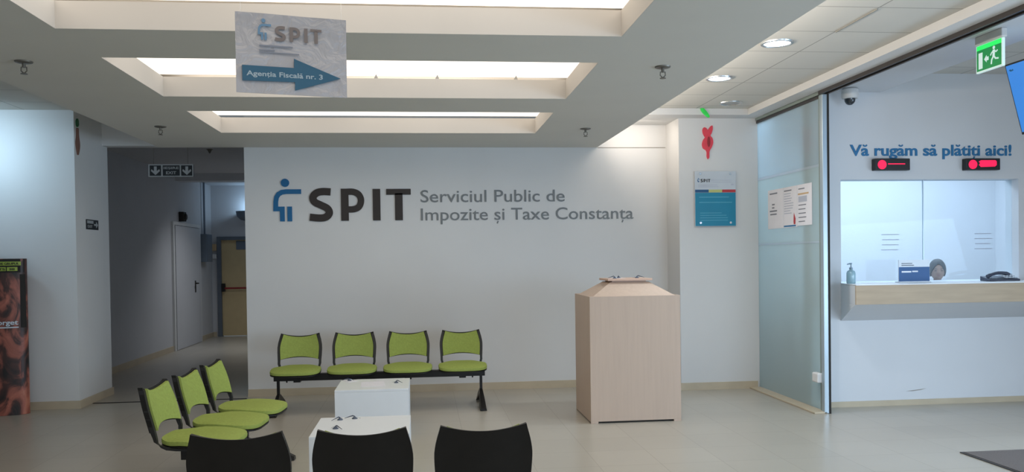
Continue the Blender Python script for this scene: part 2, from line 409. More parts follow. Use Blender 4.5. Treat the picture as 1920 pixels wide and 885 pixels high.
# counter wall with its window
g = G().box(XG+.03, 4.18, YC, YC+.2, 0, 3.4).box(6.10, 8, YC, YC+.2, 0, 3.4).box(4.18, 6.10, YC, YC+.2, 2.29, 3.4).box(4.18, 6.10, YC, YC+.2, 0, 1.24)
struct('wall_counter', g, 'wall_cool')
w = struct('window_1', G().box(4.18, 5.117, YC+.1, YC+.108, 1.24, 2.29).box(5.123, 6.10, YC+.1, YC+.108, 1.24, 2.29), 'pane')
G().box(5.116, 5.124, YC+.097, YC+.111, 1.24, 2.29).build('joint', 'alu', w)
# printed notes on the panes
for xx in (4.66, 5.68):
    g = G()
    for k in range(4): g.box(xx+random.random()*.02, xx+.2-random.random()*.03, YC+.095, YC+.0985, 1.73-k*.052, 1.738-k*.052)
    g.build('print', 'ink_l', w)
# office room behind
struct('wall_office_back', G().box(XG, 8, 10.9, 11.1, 0, 3.4), 'wall_cool')
struct('wall_office_right', G().box(7.9, 8, YC+.2, 10.9, 0, 3.4), 'wall_cool')
struct('wall_office_left', G().box(XG+.02, XG+.1, YP+.2, 10.9, 0, 3.4), 'wall_cool')
struct('ceiling', G().box(XG+.02, 7.9, YC+.2, 10.9, 3.2, 3.4), 'tiles')
struct('wall_right', G().box(8, 8.2, -3, YC+.2, 0, 3.5), 'wall_cool')
# skirtings
H = .085
struct('baseboard_back', G().box(-2.01, 2.93, YB-.015, YB, 0, H), 'base')
struct('baseboard_pillar', G().box(2.915, 3.84, YP-.015, YP, 0, H).box(2.915, 2.93, YP, YB-.015, 0, H), 'base')
struct('baseboard_left', G().box(-8, -3.665, 9.415, 9.43, 0, H).box(-3.68, -3.665, 9.43, 10.395, 0, H), 'base')
struct('baseboard_corridor', G().box(-4.35, -4.335, 10.395, 15.2, 0, H+.01).box(-4.35, -4.335, 16.95, 18, 0, H+.01).box(-4.335, -4.27, 17.985, 18, 0, H+.01), 'base')
struct('baseboard_counter', G().box(XG+.04, 8, YC-.015, YC, 0, .055), 'base')
struct('trim_threshold', G().box(-3.66, -2.0, 9.72, 9.76, -.001, .004), 'dark')
struct('trim_kerb', G().box(3.74, XG+.0, 7.75, YP-.016, 0, .018), 'base', bevel=.004)

# corridor doors
d = struct('door_1', G().box(-4.36, -4.30, 15.28, 16.9, .005, 2.20), 'corr', bevel=.004)
G().box(-4.36, -4.31, 15.18, 15.26, 0, 2.27).box(-4.36, -4.31, 16.92, 16.98, 0, 2.27).box(-4.36, -4.31, 15.26, 16.92, 2.21, 2.27).build('door_frame', 'wall', d)
G().tube([(-4.30, 16.5, 1.15), (-4.24, 16.5, 1.15), (-4.24, 16.36, 1.15)], .012).box(-4.30, -4.292, 16.47, 16.53, .98, 1.2).build('door_handle', 'dark', d)
d = struct('door_2', G().box(-4.17, -3.32, 18.03, 18.08, .01, 2.0), 'yellow_door', bevel=.004)
G().box(-4.24, -4.16, 17.96, 18.1, 0, 2.07).box(-3.33, -3.26, 17.96, 18.1, 0, 2.07).box(-4.16, -3.33, 17.96, 18.1, 2.0, 2.07).build('door_frame', 'doorframe', d)
G().tube([(-4.12, 17.95, 1.0), (-3.38, 17.95, 1.0)], .018).build('push_bar', 'redbar', d)
G().box(-4.155, -4.09, 17.93, 18.03, .93, 1.10).box(-3.40, -3.35, 17.93, 18.03, .93, 1.10).build('lock_box', 'dark', d, bevel=.008)
G().box(-3.86, -3.5, 18.018, 18.03, 1.80, 1.98).build('door_sign', 'box_grey', d)

# glass partition
gp = thing('glass_partition', 'tall frosted glass partition with an aluminium post, between pillar and pay counter', 'glass partition', (XG, 7.78, 0))
y0, y1 = .075, YP-7.78-.004
G().box(-.006, .006, y0, y1, .02, 1.655).box(-.006, .006, y0, y1, 1.672, 2.40).build('frosted_pane', 'frost', gp)
G().box(-.006, .006, y0, y1, 2.425, 3.08).build('upper_pane', 'frost_lite', gp)
G().box(-.008, .006, y0, y1, 1.655, 1.672).box(-.008, .006, y0, y1, 2.40, 2.425).build('film_stripe', 'frost_white', gp)
G().box(-.018, .014, .03, .075, .0, 3.085).build('edge_profile', 'alu_g', gp, bevel=.003)
G().box(-.03, .03, -.03, .03, 0, 3.085).build('post', 'alu', gp, bevel=.006)
G().box(.018, .036, -.036, -.029, 0, 3.085).build('seal', 'dark', gp)
G().box(-.022, .022, .075, y1, 3.06, 3.085).build('top_rail', 'bronze', gp)
G().box(-.075, -.018, .02, .14, .29, .385).build('floor_lock', 'white', gp, bevel=.012)

# ------------------------------------------------------------------ ceiling fittings
def sprinkler(loc, label):
    t = thing('sprinkler', label, 'sprinkler', loc, 0, 'sprinklers in the soffit')
    G().lathe([(.001, 0), (.055, 0), (.052, -.008), (.03, -.014), (.001, -.014)], seg=20).build('rose', 'brass', t, 40)
    G().tube([(0, 0, -.012), (0, 0, -.04)], .011).tube([(-.016, 0, -.035), (-.018, 0, -.06), (0, 0, -.078)], .004, 6).tube([(.016, 0, -.035), (.018, 0, -.06), (0, 0, -.078)], .004, 6).build('frame', 'brass', t, 40)
    G().lathe([(.001, -.078), (.02, -.078), (.022, -.082), (.001, -.082)], seg=14).build('deflector', 'brass', t, 40)
for (x, y), l in (((-2.52, 5.7), 'metal sprinkler left of the middle coffer, nearest on the left'), ((-2.47, 8.35), 'small sprinkler left of the farthest coffer'),
                  ((1.66, 5.66), 'metal sprinkler right of the middle coffer, nearest on the right'), ((1.66, 8.42), 'small sprinkler right of the farthest coffer')):
    sprinkler((x, y, 2.85), l)
t = thing('sprinkler', 'tiny sprinkler on the dim corridor ceiling above the exit sign', 'sprinkler', (-2.95, 12.2, 3.13))
G().lathe([(.001, 0), (.05, 0), (.03, -.012), (.012, -.05), (.001, -.06)], seg=16).build('rose', 'brass', t, 40)

def downlight(loc, lit, label, power=0):
    t = thing('downlight', label, 'ceiling light', loc, 0, 'round downlights in the tile ceiling')
    G().lathe([(.10, .0), (.125, 0), (.122, -.010), (.104, -.012), (.098, -.002)], seg=32).build('ring', 'chrome', t, 40)
    G().lathe([(.001, .0), (.099, 0), (.097, -.006), (.001, -.004)], seg=32).build('lamp_glass', 'tub' if lit else 'light_off', t, 40)
    if power:
        l = bpy.data.lights.new('downlight_beam', 'SPOT'); l.energy = power; l.spot_size = math.radians(125); l.spot_blend = .8; l.shadow_soft_size = .09; l.color = (.86, .93, 1)
        o = bpy.data.objects.new('downlight_beam', l); COL.objects.link(o); o.parent = t; o.location = (0, 0, -.03)
downlight((2.76, 6.30, 3.19), True, 'large lit bluish white downlight beside the soffit edge', 80)
d2 = downlight((2.76, 7.58, 3.19), True, 'lit downlight half hidden at the soffit edge, between its two neighbours', 95)
downlight((3.33, 8.80, 3.19), False, 'unlit round downlight near the pillar, farthest of the row')
# cove strip lying on top of the soffit that washes the upper wall
area('wall_washer', (-4.7, 8.55, 3.0), (.4, .2), 5, (0.55, 0.80, 1.0), (.35, 1, -.5), 110)
l = area('cove_strip', (2.5, 9.5, 3.10), (.5, .1), 2.0, (1, .88, .76), (0, .5, -1))

# ------------------------------------------------------------------ logo on the back wall
def logo_pts(pts): return [((x-180)/5.0526*.00617, (528-y)/5.0526*.00622) for x, y in pts]
def emblem(g, y0, y1):
    w_ = 43/5.0526*.0062
    c = logo_pts([(293, 167)])[0]
    g.flat([(c[0]+.047*math.cos(a*PI/16), c[1]+.047*math.sin(a*PI/16)) for a in range(32)], y0, y1)
    g.stroke(logo_pts([(440, 249), (300, 249), (262, 254), (232, 272), (213, 302), (206, 340), (204, 409), (264, 409), (264, 525)]), w_, y0, y1)
    g.stroke(logo_pts([(332, 388), (332, 525)]), w_, y0, y1); return g
def spit(y0, y1):
    out = []
    k = .0062/5.0526
    s = G().stroke(logo_pts(cr([(712, 254), (640, 250), (585, 262), (549, 300), (562, 345), (620, 376), (680, 408), (697, 450), (668, 487), (610, 497), (516, 488)], 5)), 68*k, y0, y1)
    p = G().stroke(logo_pts([(843, 224), (843, 524)]), 70*k, y0-.0004, y1).stroke(logo_pts(cr([(850, 254), (920, 254), (972, 278), (994, 332), (976, 392), (925, 417), (850, 417)], 5)), 60*k, y0, y1)
    i = G().stroke(logo_pts([(1140, 228), (1140, 524)]), 70*k, y0, y1)
    t_ = G().stroke(logo_pts([(1232, 256), (1463, 256)]), 55*k, y0, y1).stroke(logo_pts([(1349, 270), (1349, 524)]), 72*k, y0, y1)
    return [s, p, i, t_]
lg = thing('wall_logo', 'large wall logo of blue figure and dark letters SPIT on the white back wall', 'wall sign', (-1.695, YB-.001, 2.0))
emblem(G(), -.012, 0).build('emblem', 'logo_blue', lg)
for gg in spit(-.012, 0): gg.build('letter', 'logo_dark', lg)
wt = thing('wall_lettering', 'grey wall lettering Serviciul Public de Impozite și Taxe Constanța beside the logo', 'wall sign', (-.015, YB-.001, 2.0))
lettering('Serviciul Public de', 0, .212, 1.70, .148, .006, 'logo_grey', wt, .004)
lettering('Impozite și Taxe Constanța', 0, .0, 2.53, .148, .006, 'logo_grey', wt, .004)
ct = thing('counter_lettering', 'blue lettering Vă rugăm să plătiți aici! above the pay window', 'wall sign', (4.28, YC-.001, 2.53))
lettering('Vă rugăm să plătiți aici!', 0, .0, 1.74, .112, .006, 'txt_blue', ct, .022)

# ------------------------------------------------------------------ waiting benches
def back_hw(v):                                          # half width of backrest at height v 0..1
    return .2235 + .0065*math.sin(PI*min(1, v*1.1)*.9) - .030*max(0, v-.45)**1.5*2.2
def back_y(z):
    t_ = (z-.42)/.36
    return .170 + .075*t_ + .02*t_*t_
def shell_mesh(inset, y_off, thick, mtl, top_in=0.0):
    NU, NV = 20, 12; g = G(); F = []; Bk = []
    for j in range(NV+1):
        v = j/NV
        for i in range(NU+1):
            u = -1+2*i/NU
            zb = .505+.028*(1-u*u)+top_in; zt = .782-.030*(1-u*u)-top_in
            z = zb+(zt-zb)*v; hw = back_hw(v)-inset
            x = u*hw; y = back_y(z)-.030*(u*u)+y_off
            F.append((x, y, z)); Bk.append((x, y+thick+(.018*abs(u)**4 if mtl == 'shell' else 0), z))
    n = (NU+1)*(NV+1); idx = lambda i, j: j*(NU+1)+i; fs = []
    for j in range(NV):
        for i in range(NU):
            a, b1, c, d_ = idx(i, j), idx(i+1, j), idx(i+1, j+1), idx(i, j+1)
            fs += [(a, b1, c, d_), (a+n, d_+n, c+n, b1+n)]
    for i in range(NU):
        fs += [(idx(i, 0), idx(i, 0)+n, idx(i+1, 0)+n, idx(i+1, 0)), (idx(i, NV), idx(i+1, NV), idx(i+1, NV)+n, idx(i, NV)+n)]
    for j in range(NV):
        fs += [(idx(0, j), idx(0, j+1), idx(0, j+1)+n, idx(0, j)+n), (idx(NU, j), idx(NU, j)+n, idx(NU, j+1)+n, idx(NU, j+1))]
    g.add(F+Bk, fs); return g.mesh('backrest', M[mtl], 50)
def rail_mesh(side):
    g = G()
    for sgn in (side,):
        secs = []
        for z in (.764, .74, .69, .64, .59, .54, .50, .47):
            v = max(0, (z-.505)/.277); hw = back_hw(v)
            yy = back_y(z)-.030
            d_ = .031 if z > .52 else .031-(.52-z)*.18
            secs.append(((sgn*hw, yy, z), .026 if z > .52 else .024, d_, (0, 1, 0)))
        for (y, z, nx) in ((.150, .440, (0, .9, .35)), (.128, .412, (0, .6, .75)), (.095, .396, (0, .25, .97)), (.04, .390, (0, 0, 1)), (-.04, .388, (0, 0, 1))):
            secs.append(((sgn*.215, y, z), .022, .022, nx))
        vs = []; fs = []
        for (c, w_, d_, nrm) in secs:
            nrm = Vector(nrm).normalized(); c = Vector(c); ax = Vector((-sgn, 0, 0))
            vs += [c, c+ax*w_, c+ax*w_+nrm*d_, c+nrm*d_]
        for k in range(len(secs)-1):
            for q in range(4): fs.append((k*4+q, k*4+(q+1) % 4, (k+1)*4+(q+1) % 4, (k+1)*4+q))
        fs += [(3, 2, 1, 0), tuple(len(vs)-4+q for q in range(4))]
        g.add(vs, fs)
    return g.mesh('side_rail', M['black'], 35)
def seat_outline(t, sc):                                 # t angle, returns x,y (front is -y)
    n = 3.7; c, s_ = math.cos(t), math.sin(t)
    x = math.copysign(abs(c)**(2/n), c)*.252*sc; y = math.copysign(abs(s_)**(2/n), s_)*.238*sc
    x *= 1-.20*max(0, y/.238)**1.3                            # narrower at the back
    return x, y-.068
def seat_z(x, y):
    f = max(0, (-y-.10)/.18); r = max(0, (y-.05)/.12)
    return .446 - .012*f**1.7 + .018*r*r + .012*(x/.245)**2*max(0, 1-abs(y-.0)/.18)
def seat_mesh(pan):
    SEG, RN = 48, 8; g = G(); vs = []; fs = []
    scs = [0.02]+[k/RN for k in range(1, RN)]
    lay = [(sc_*(.97 if pan else 1), 'top') for sc_ in scs]
    def add_ring(sc_, dz, w_=None):
        for k in range(SEG):
            x, y = seat_outline(2*PI*k/SEG, sc_); vs.append((x, y, seat_z(x, y)+dz))
    if not pan:
        for sc_ in scs: add_ring(sc_*.97, .012*(1-sc_**4))
        add_ring(.985, -.004); add_ring(1.0, -.016); add_ring(.995, -.028); add_ring(.93, -.034); add_ring(.02, -.034)
    else:
        for sc_ in (.02, .985): add_ring(sc_, -.0345)
        add_ring(.99, -.044); add_ring(.90, -.052); add_ring(.5, -.058); add_ring(.02, -.058)
    n = len(vs)//SEG
    for i in range(n-1):
        for k in range(SEG): fs.append((i*SEG+k, i*SEG+(k+1) % SEG, (i+1)*SEG+(k+1) % SEG, (i+1)*SEG+k))
    fs += [tuple(range(SEG)), tuple((n-1)*SEG+k for k in range(SEG-1, -1, -1))]
    g.add(vs, fs); return g.mesh('seat', M['shell' if pan else 'green'], 50)
ME_SHELL = shell_mesh(.0, .004, .012, 'shell'); ME_UPH = shell_mesh(.030, -.012, .017, 'green', .010); ME_RAIL = (rail_mesh(-1), rail_mesh(1))
ME_SEAT = seat_mesh(False); ME_PAN = seat_mesh(True)
ME_BRK = G().box(-.05, .05, -.14, .12, .385-.012, .385+.004).box(-.035, .035, -.045, .045, .30, .375).mesh('bracket', M['steel_b'])
def leg_meshes():
    post = G().box(-.014, .014, -.014, .014, .14, .325).mesh('leg', M['steel_b'])
    secs = [(-.37, .004, .030, .034), (-.33, .004, .050, .036), (-.20, .035, .100, .034), (-.06, .10, .165, .022), (0, .125, .185, .018), (.06, .10, .165, .022), (.20, .035, .100, .034), (.30, .004, .050, .036), (.34, .004, .030, .034)]
    vs = []; fs = []
    for y, z0, z1, hw in secs: vs += [(-hw, y, z0), (hw, y, z0), (hw*.7, y, z1), (-hw*.7, y, z1)]
    for k in range(len(secs)-1):
        for q in range(4): fs.append((k*4+q, k*4+(q+1) % 4, (k+1)*4+(q+1) % 4, (k+1)*4+q))
    fs += [(3, 2, 1, 0), tuple(len(vs)-4+q for q in range(4))]
    foot = G().add(vs, fs).mesh('foot', M['steel_b'], 40)
    return post, foot
ME_POST, ME_FOOT = leg_meshes()
def bench(n, pitch, legs, loc, rz, label, ext=.235):
    t = thing('waiting_bench', label, 'bench', loc, rz, 'green padded waiting benches')
    half = (n-1)*pitch/2+ext
    bg_ = G().box(-half, half, -.04, .04, .315, .385)
    for s_ in (-1, 1):
        for k in range(2): bg_.lathe([(.005, .297), (.009, .299), (.009, .316)], (s_*(half-.13-.09*k), -.02, 0), 8)
    bg_.build('beam', 'steel_b', t, bevel=.004)
    for i in range(n):
        x = (i-(n-1)/2)*pitch
        for nm, me, ch, mc in (('backrest', ME_SHELL, 'upholstery', ME_UPH), ('seat', ME_SEAT, 'seat_pan', ME_PAN)):
            o = link(nm, me, t); o.location.x = x
            c = link(ch, mc, o)
        for me in ME_RAIL: o = link('side_rail', me, t); o.location.x = x
        o = link('bracket', ME_BRK, t); o.location.x = x
    for x in legs:
        o = link('leg', ME_POST, t); o.location.x = x; f = link('foot', ME_FOOT, o)
    return t
bench(4, .567, (-1.045, 1.045), (-.455, 8.85, 0), 0, 'four-seat green waiting bench facing the viewer against the logo wall')
bench(3, .556, (-.5, .5), (-.288, 4.13, 0), PI, 'nearest three-seat waiting bench, seen from behind with black backrests')
bench(3, .550, (-.5, .60), (-1.43, 6.10, 0), math.radians(85.5), 'three-seat green waiting bench at left, turned sideways to the tables', .13)

# ------------------------------------------------------------------ tables
def box_table(x0, x1, ya, yb, label):
    t = thing('coffee_table', label, 'table', ((x0+x1)/2, (ya+yb)/2, 0), 0, 'white box coffee tables')
    w_, d_ = (x1-x0)/2, (yb-ya)/2
    G().box(-w_, w_, -d_, d_, .40, .42).build('table_top', 'laminate', t, bevel=.002)
    G().box(-w_, w_, -d_, -d_+.018, 0, .3995).build('front_panel', 'laminate', t, bevel=.002)
    G().box(-w_, w_, d_-.018, d_, 0, .3995).build('back_panel', 'laminate', t, bevel=.002)
    for s_ in (-1, 1):
        G().box(min(s_*w_, s_*(w_-.018)), max(s_*w_, s_*(w_-.018)), -d_+.0185, d_-.0185, 0, .3995).build('side_panel', 'laminate', t, bevel=.002)
    return t
box_table(-.78, -.14, 7.40, 8.05, 'white box coffee table, the farther of the two, near the four-seat bench')
box_table(-.745, -.105, 5.48, 6.13, 'white box coffee table, the nearer of the two, behind the black backrests')
def pen_stand(loc, rz, label):
    t = thing('pen_stand', label, 'pen', loc, rz, 'counter pens on chains'); t.scale = (.68, .68, .75)
    G().lathe([(.001, 0), (.030, 0), (.030, .005), (.018, .012), (.008, .022), (.001, .024)], seg=20).build('base', 'penbase', t, 40)
    G().tube([(.0, 0, .02), (.02, .01, .016), (.045, .012, .005), (.06, .0, .003)], .002, 6).build('chain', 'chrome', t)
    G().tube([(.0, .0, .024), (-.02, .0, .030), (-.105, .01, .008)], [.004, .0055, .002], 8).build('pen', 'pen', t, 40)
    return t
pen_stand((-.70, 7.97, .422), .2, 'dark pen on a white slip at the far left corner of the farther table')
pen_stand((-.26, 7.76, .42), 2.6, 'pen stand on the right side of the farther white table')
pen_stand((-.60, 6.03, .42), .8, 'dark pen stand at the far left corner of the nearer white table')
pen_stand((-.60, 5.72, .42), 2.4, 'pen stand near the front left of the nearer white table')
pen_stand((-.50, 6.06, .42), .1, 'small pen stand at the far edge of the nearer table, right of its neighbour')
def sheet(loc, rz, w_, d_, label, group=None):
    g = G(); g.box(-w_/2, w_/2, -d_/2, d_/2, 0, .0015)
    o = g.build('paper_sheet', 'paper'); o.location = loc; o.rotation_euler = (0, 0, rz); return tag(o, label, 'paper', group)
sheet((-.70, 7.97, .4202), .5, .10, .16, 'white slip of paper under the pen, far corner of the farther table')
sheet((-.47, 7.72, .4202), .05, .21, .30, 'pale sheet of paper lying in the middle of the farther white table')

# ------------------------------------------------------------------ writing desk
dk = thing('writing_desk', 'tall beech box writing stand with pyramid top, standing in front of the pillar', 'desk', (1.957, 8.03, 0))
w_, d_ = .43, .375
G().box(-w_, w_, -d_, -d_+.02, .018, 1.18).box(-w_, -w_+.07, -d_, -d_+.02, 0, .018).box(w_-.07, w_, -d_, -d_+.02, 0, .018).build('front_panel', 'wood', dk, bevel=.0015)
G().box(-w_, w_, d_-.02, d_, .0, 1.18).build('back_panel', 'wood', dk, bevel=.0015)
for s_ in (-1, 1): G().box(min(s_*w_, s_*(w_-.02)), max(s_*w_, s_*(w_-.02)), -d_+.0205, d_-.0205, .012, 1.18).build('side_panel', 'wood', dk, bevel=.0015)
G().box(-w_+.021, w_-.021, -d_+.021, d_-.021, .005, .012).build('base_gap_shade', 'dark', dk)  # dark sheet, its colour stands in for shade in the floor gap
a, b_ = w_-.022, d_-.022; p, q = .185, .17
vs = [(-a, -b_, 1.168), (a, -b_, 1.168), (a, b_, 1.168), (-a, b_, 1.168), (-p, -q, 1.305), (p, -q, 1.305), (p, q, 1.305), (-p, q, 1.305)]
G().add(vs, [(0, 1, 5, 4), (1, 2, 6, 5), (2, 3, 7, 6), (3, 0, 4, 7), (3, 2, 1, 0), (4, 5, 6, 7)]).build('sloped_top', 'wood', dk)
G().box(-.165, .165, -.15, .15, 1.305, 1.318).build('neck', 'wood2', dk)
G().box(-.215, .215, -.20, .20, 1.318, 1.338).build('top_plate', 'wood2', dk, bevel=.002)
pen_stand((1.83, 7.93, 1.338), .3, 'dark pen stand on the left of the beech writing stand')
pen_stand((2.06, 7.98, 1.338), 2.9, 'dark pen stand on the right of the beech writing stand')
sheet((1.86, 8.0, 1.3382), .4, .15, .10, 'small white slip on top of the beech writing stand')
pen_stand((1.90, 8.06, 1.338), 1.2, 'pen stand in the middle of the beech writing stand, partly behind the slip')

# ------------------------------------------------------------------ signs
def bars(g, x0, x1, z, n, step, h, y0, y1, jit=.3):
    for k in range(n):
        g.box(x0, x1-(x1-x0)*jit*random.random(), y0, y1, z-k*step, z-k*step+h)
    return g
ps = thing('office_sign', 'acrylic wall sign on the pillar with logo strip and teal lower panel', 'wall sign', (3.105, YP, 1.88))
G().box(0, .485, -.026, -.018, 0, .63).build('plate', 'acryl', ps, bevel=.001)
G().box(.004, .481, -.029, -.0262, .004, .385).build('teal_panel', 'teal', ps)
for k, c in enumerate(('navy', 'yellow', 'red')): G().box(.004+k*.159, .004+(k+1)*.159, -.0295, -.0262, .388, .420).build('colour_band', c, ps)
g = G(); k_ = .098
for gg in spit(-.029, -.0262): g.v += []; g.add([(x*k_+.03, y, z*k_+.505) for x, y, z in gg.v], gg.f)
g.build('letters', 'logo_dark', ps)
g = G(); e = emblem(G(), -.029, -.0262); g.add([(x*k_+.03, y, z*k_+.505) for x, y, z in e.v], e.f); g.build('emblem', 'logo_blue', ps)
g = G(); bars(g, .20, .46, .525, 2, .022, .005, -.028, -.0262, .1); bars(g, .04, .30, .470, 2, .020, .006, -.028, -.0262, .2); g.box(.43, .46, -.028, -.0262, .47, .485); g.build('fine_print', 'ink_l', ps)
g = G(); bars(g, .05, .44, .33, 2, .06, .008, -.030, -.029, .1); bars(g, .06, .40, .15, 4, .028, .006, -.030, -.029, .3); g.build('teal_print_lines', 'teal_light', ps)
for x in (.065, .42):
    for z in (.04, .60): G().lathe([(.001, -.034), (.013, -.034), (.014, -.028), (.009, -.026), (.009, 0), (.001, 0)], (x, 0, z), 14, 'y').build('standoff', 'chrome', ps, 40)
# red flower cutout and green leaf by the pillar
fl = thing('flower_cutout', 'red paper flower cutout stuck high on the white pillar', 'decoration', (3.268, YP, 2.65))
out = [(.0, .0), (.018, .02), (.022, .09), (.05, .14), (.066, .19), (.058, .24), (.035, .27), (.05, .30), (.062, .345), (.058, .385), (.035, .375), (.012, .345), (.002, .335), (-.012, .355), (-.04, .365), (-.058, .34), (-.056, .30), (-.04, .265), (-.030, .25), (-.052, .22), (-.066, .17), (-.055, .125), (-.025, .105), (-.012, .08), (-.012, .03)]
sm = cr([(x, z) for x, z in out+[out[0]]], 4)[:-1]
G().flat(sm, -.012, 0).build('petals', 'pink', fl)
G().flat([(.012+.018*math.cos(a*PI/8), .20+.06*math.sin(a*PI/8)) for a in range(16)], -.016, -.012).build('flower_centre', 'petal_d', fl)
lf = thing('leaf_cutout', 'bright green leaf cutout on the ceiling edge above the red flower', 'decoration', (3.165, 9.149, 3.105))
g = G()
sm = cr([(-.058, .088), (-.042, .096), (-.012, .078), (.028, .030), (.046, -.005), (.040, -.018), (.012, -.010), (-.022, .022), (-.052, .058), (-.058, .088)], 4)[:-1]
g.flat(sm, -.018, 0); g.build('leaf', 'leaf', lf, bevel=.004)
G().stroke([(-.045, .080), (.035, -.005)], .006, -.021, -.018).build('leaf_vein', 'leaf', lf)
# matching faded one on the left column edge
fl = thing('flower_cutout', 'faded brownish flower cutout with green tip on the left column edge', 'decoration', (-3.68, 9.50, 2.72), PI/2)
G().flat(cr([(0, 0), (.03, .06), (.042, .12), (.02, .2), (.012, .28), (-.012, .28), (-.02, .2), (-.04, .12), (-.022, .05), (0, 0)], 4)[:-1], -.02, 0).build('petals', 'pet_old', fl)
G().flat([(.0, .30), (.024, .325), (.02, .37), (0, .39), (-.022, .36), (-.02, .32)], -.02, 0).build('leaf', 'leaf_d', fl)
# small direction plate on the left column side
cp = thing('direction_plate', 'small dark exit direction plate on the side of the left column', 'wall sign', (-3.68, 9.70, 1.93), PI/2)
G().box(0, .34, -.008, 0, 0, .11).build('plate', 'sign_dark', cp)
g = G(); g.box(.015, .19, -.010, -.008, .066, .098); g.build('upper_strip', 'sign_grey', cp)
link('word', text_mesh('EXIT', .03, .018, .13, .032, .002, 'sign_grey', .01, -.008), cp)
G().flat([(.21, .045), (.27, .045), (.27, .02), (.325, .055), (.27, .09), (.27, .065), (.21, .065)], -.010, -.008).build('arrow', 'sign_grey', cp)

# exit sign hanging in the corridor mouth
es = thing('exit_sign', 'hanging EXIT sign with two down arrows in the corridor mouth', 'exit sign', (-3.27, 10.55, 2.585))
Wd, Hh = .525, .15
G().box(0, Wd, 0, .02, 0, Hh).build('plate', 'sign_dark', es)
g = G()
for r in ((0, Wd, 0, .012), (0, Wd, Hh-.012, Hh), (0, .014, .012, Hh-.012), (Wd-.014, Wd, .012, Hh-.012), (.148, .166, .012, Hh-.012), (.365, .380, .012, Hh-.012)):
    g.box(r[0], r[1], -.003, 0, r[2], r[3])
g.build('border', 'sign_grey', es)
for cx_ in (.081, .447): G().flat([(cx_, .022), (cx_+.052, .07), (cx_+.045, .092), (cx_+.016, .068), (cx_+.016, .125), (cx_-.016, .125), (cx_-.016, .068), (cx_-.045, .092), (cx_-.052, .07)], -.003, 0).build('arrow', 'sign_grey', es)
lettering('IEȘIRE', .178, .093, .175, .030, .003, 'sign_grey', es, .01)
link('word', text_mesh('EXIT', .205, .032, .118, .036, .003, 'sign_grey', .015), es)
for x in (.06, .46): G().tube([(x, .01, Hh), (x, .01, .545)], .002, 6).build('hanger', 'brass', es)

# hanging A3 direction sign
M['sleeve_txt'] = mat('pale_sign_print', (150, 165, 172), .45); M['arrow_blue'] = mat('dull_blue_arrow', (38, 84, 108), .35, var=.06)
hs = thing('hanging_sign', 'crinkled white hanging sign with blue arrow reading Agenția Fiscală nr. 3', 'hanging sign', (-.685, 3.25, 2.185), math.radians(14.5))
NU, NV = 28, 18; vs = []; fs = []
sw, sh = .413, .302
for j in range(NV+1):
    for i in range(NU+1):
        x = sw*i/NU; z = sh*j/NV
        y = .0016*math.sin(x*22+z*9)+.0014*math.sin(z*31+x*5) if z > .12 else .0016*math.sin(x*22+z*9)*.4
        vs.append((x, y, z))
n_ = len(vs); vs += [(x, y+.003, z) for x, y, z in vs]; ix = lambda i, j: j*(NU+1)+i
for j in range(NV):
    for i in range(NU):
        a, b1, c, d_ = ix(i, j), ix(i+1, j), ix(i+1, j+1), ix(i, j+1); fs += [(a, b1, c, d_), (a+n_, d_+n_, c+n_, b1+n_)]
for i in range(NU): fs += [(ix(i, 0), ix(i, 0)+n_, ix(i+1, 0)+n_, ix(i+1, 0)), (ix(i, NV), ix(i+1, NV), ix(i+1, NV)+n_, ix(i, NV)+n_)]
for j in range(NV): fs += [(ix(0, j), ix(0, j+1), ix(0, j+1)+n_, ix(0, j)+n_), (ix(NU, j), ix(NU, j)+n_, ix(NU, j+1)+n_, ix(NU, j+1))]
G().add(vs, fs).build('sheet', 'sleeve', hs, smooth=60)
G().flat([(.022, .102), (.212, .102), (.212, .137), (.388, .072), (.214, .004+.012), (.214, .048), (.022, .044)], -.0075, -.0055).build('arrow', 'arrow_blue', hs)
lettering('Agenția Fiscală nr. 3', .037, .064, .282, .019, .001, 'sleeve_txt', hs, .02, -.0075)
k_ = .245/1.585
def sc_add(g, gg, sx, sz, ox, oz):
    g.add([(x*sx+ox, y, z*sz+oz) for x, y, z in gg.v], gg.f)
M['faded_blue'] = mat('faded_blue', (92, 126, 152), .4); M['faded_brown'] = mat('faded_brown', (112, 102, 98), .4)
g = G(); sc_add(g, emblem(G(), -.0085, -.0075), .155, .165, .080, .200); g.build('emblem', 'faded_blue', hs)
g = G()
for gg in spit(-.0085, -.0075): sc_add(g, gg, .150, .150, .082, .200)
g.build('letters', 'faded_brown', hs)
g = G(); bars(g, .085, .22, .176, 1, .02, .006, -.0095, -.0075); bars(g, .085, .16, .160, 1, .02, .005, -.0095, -.0075); bars(g, .085, .24, .152, 1, .02, .004, -.0095, -.0075); g.build('fine_print', 'ink', hs)
for x in (.02, .395): G().tube([(x, .002, sh), (x, .002, .664)], .0008, 5).build('thread', 'chrome', hs)

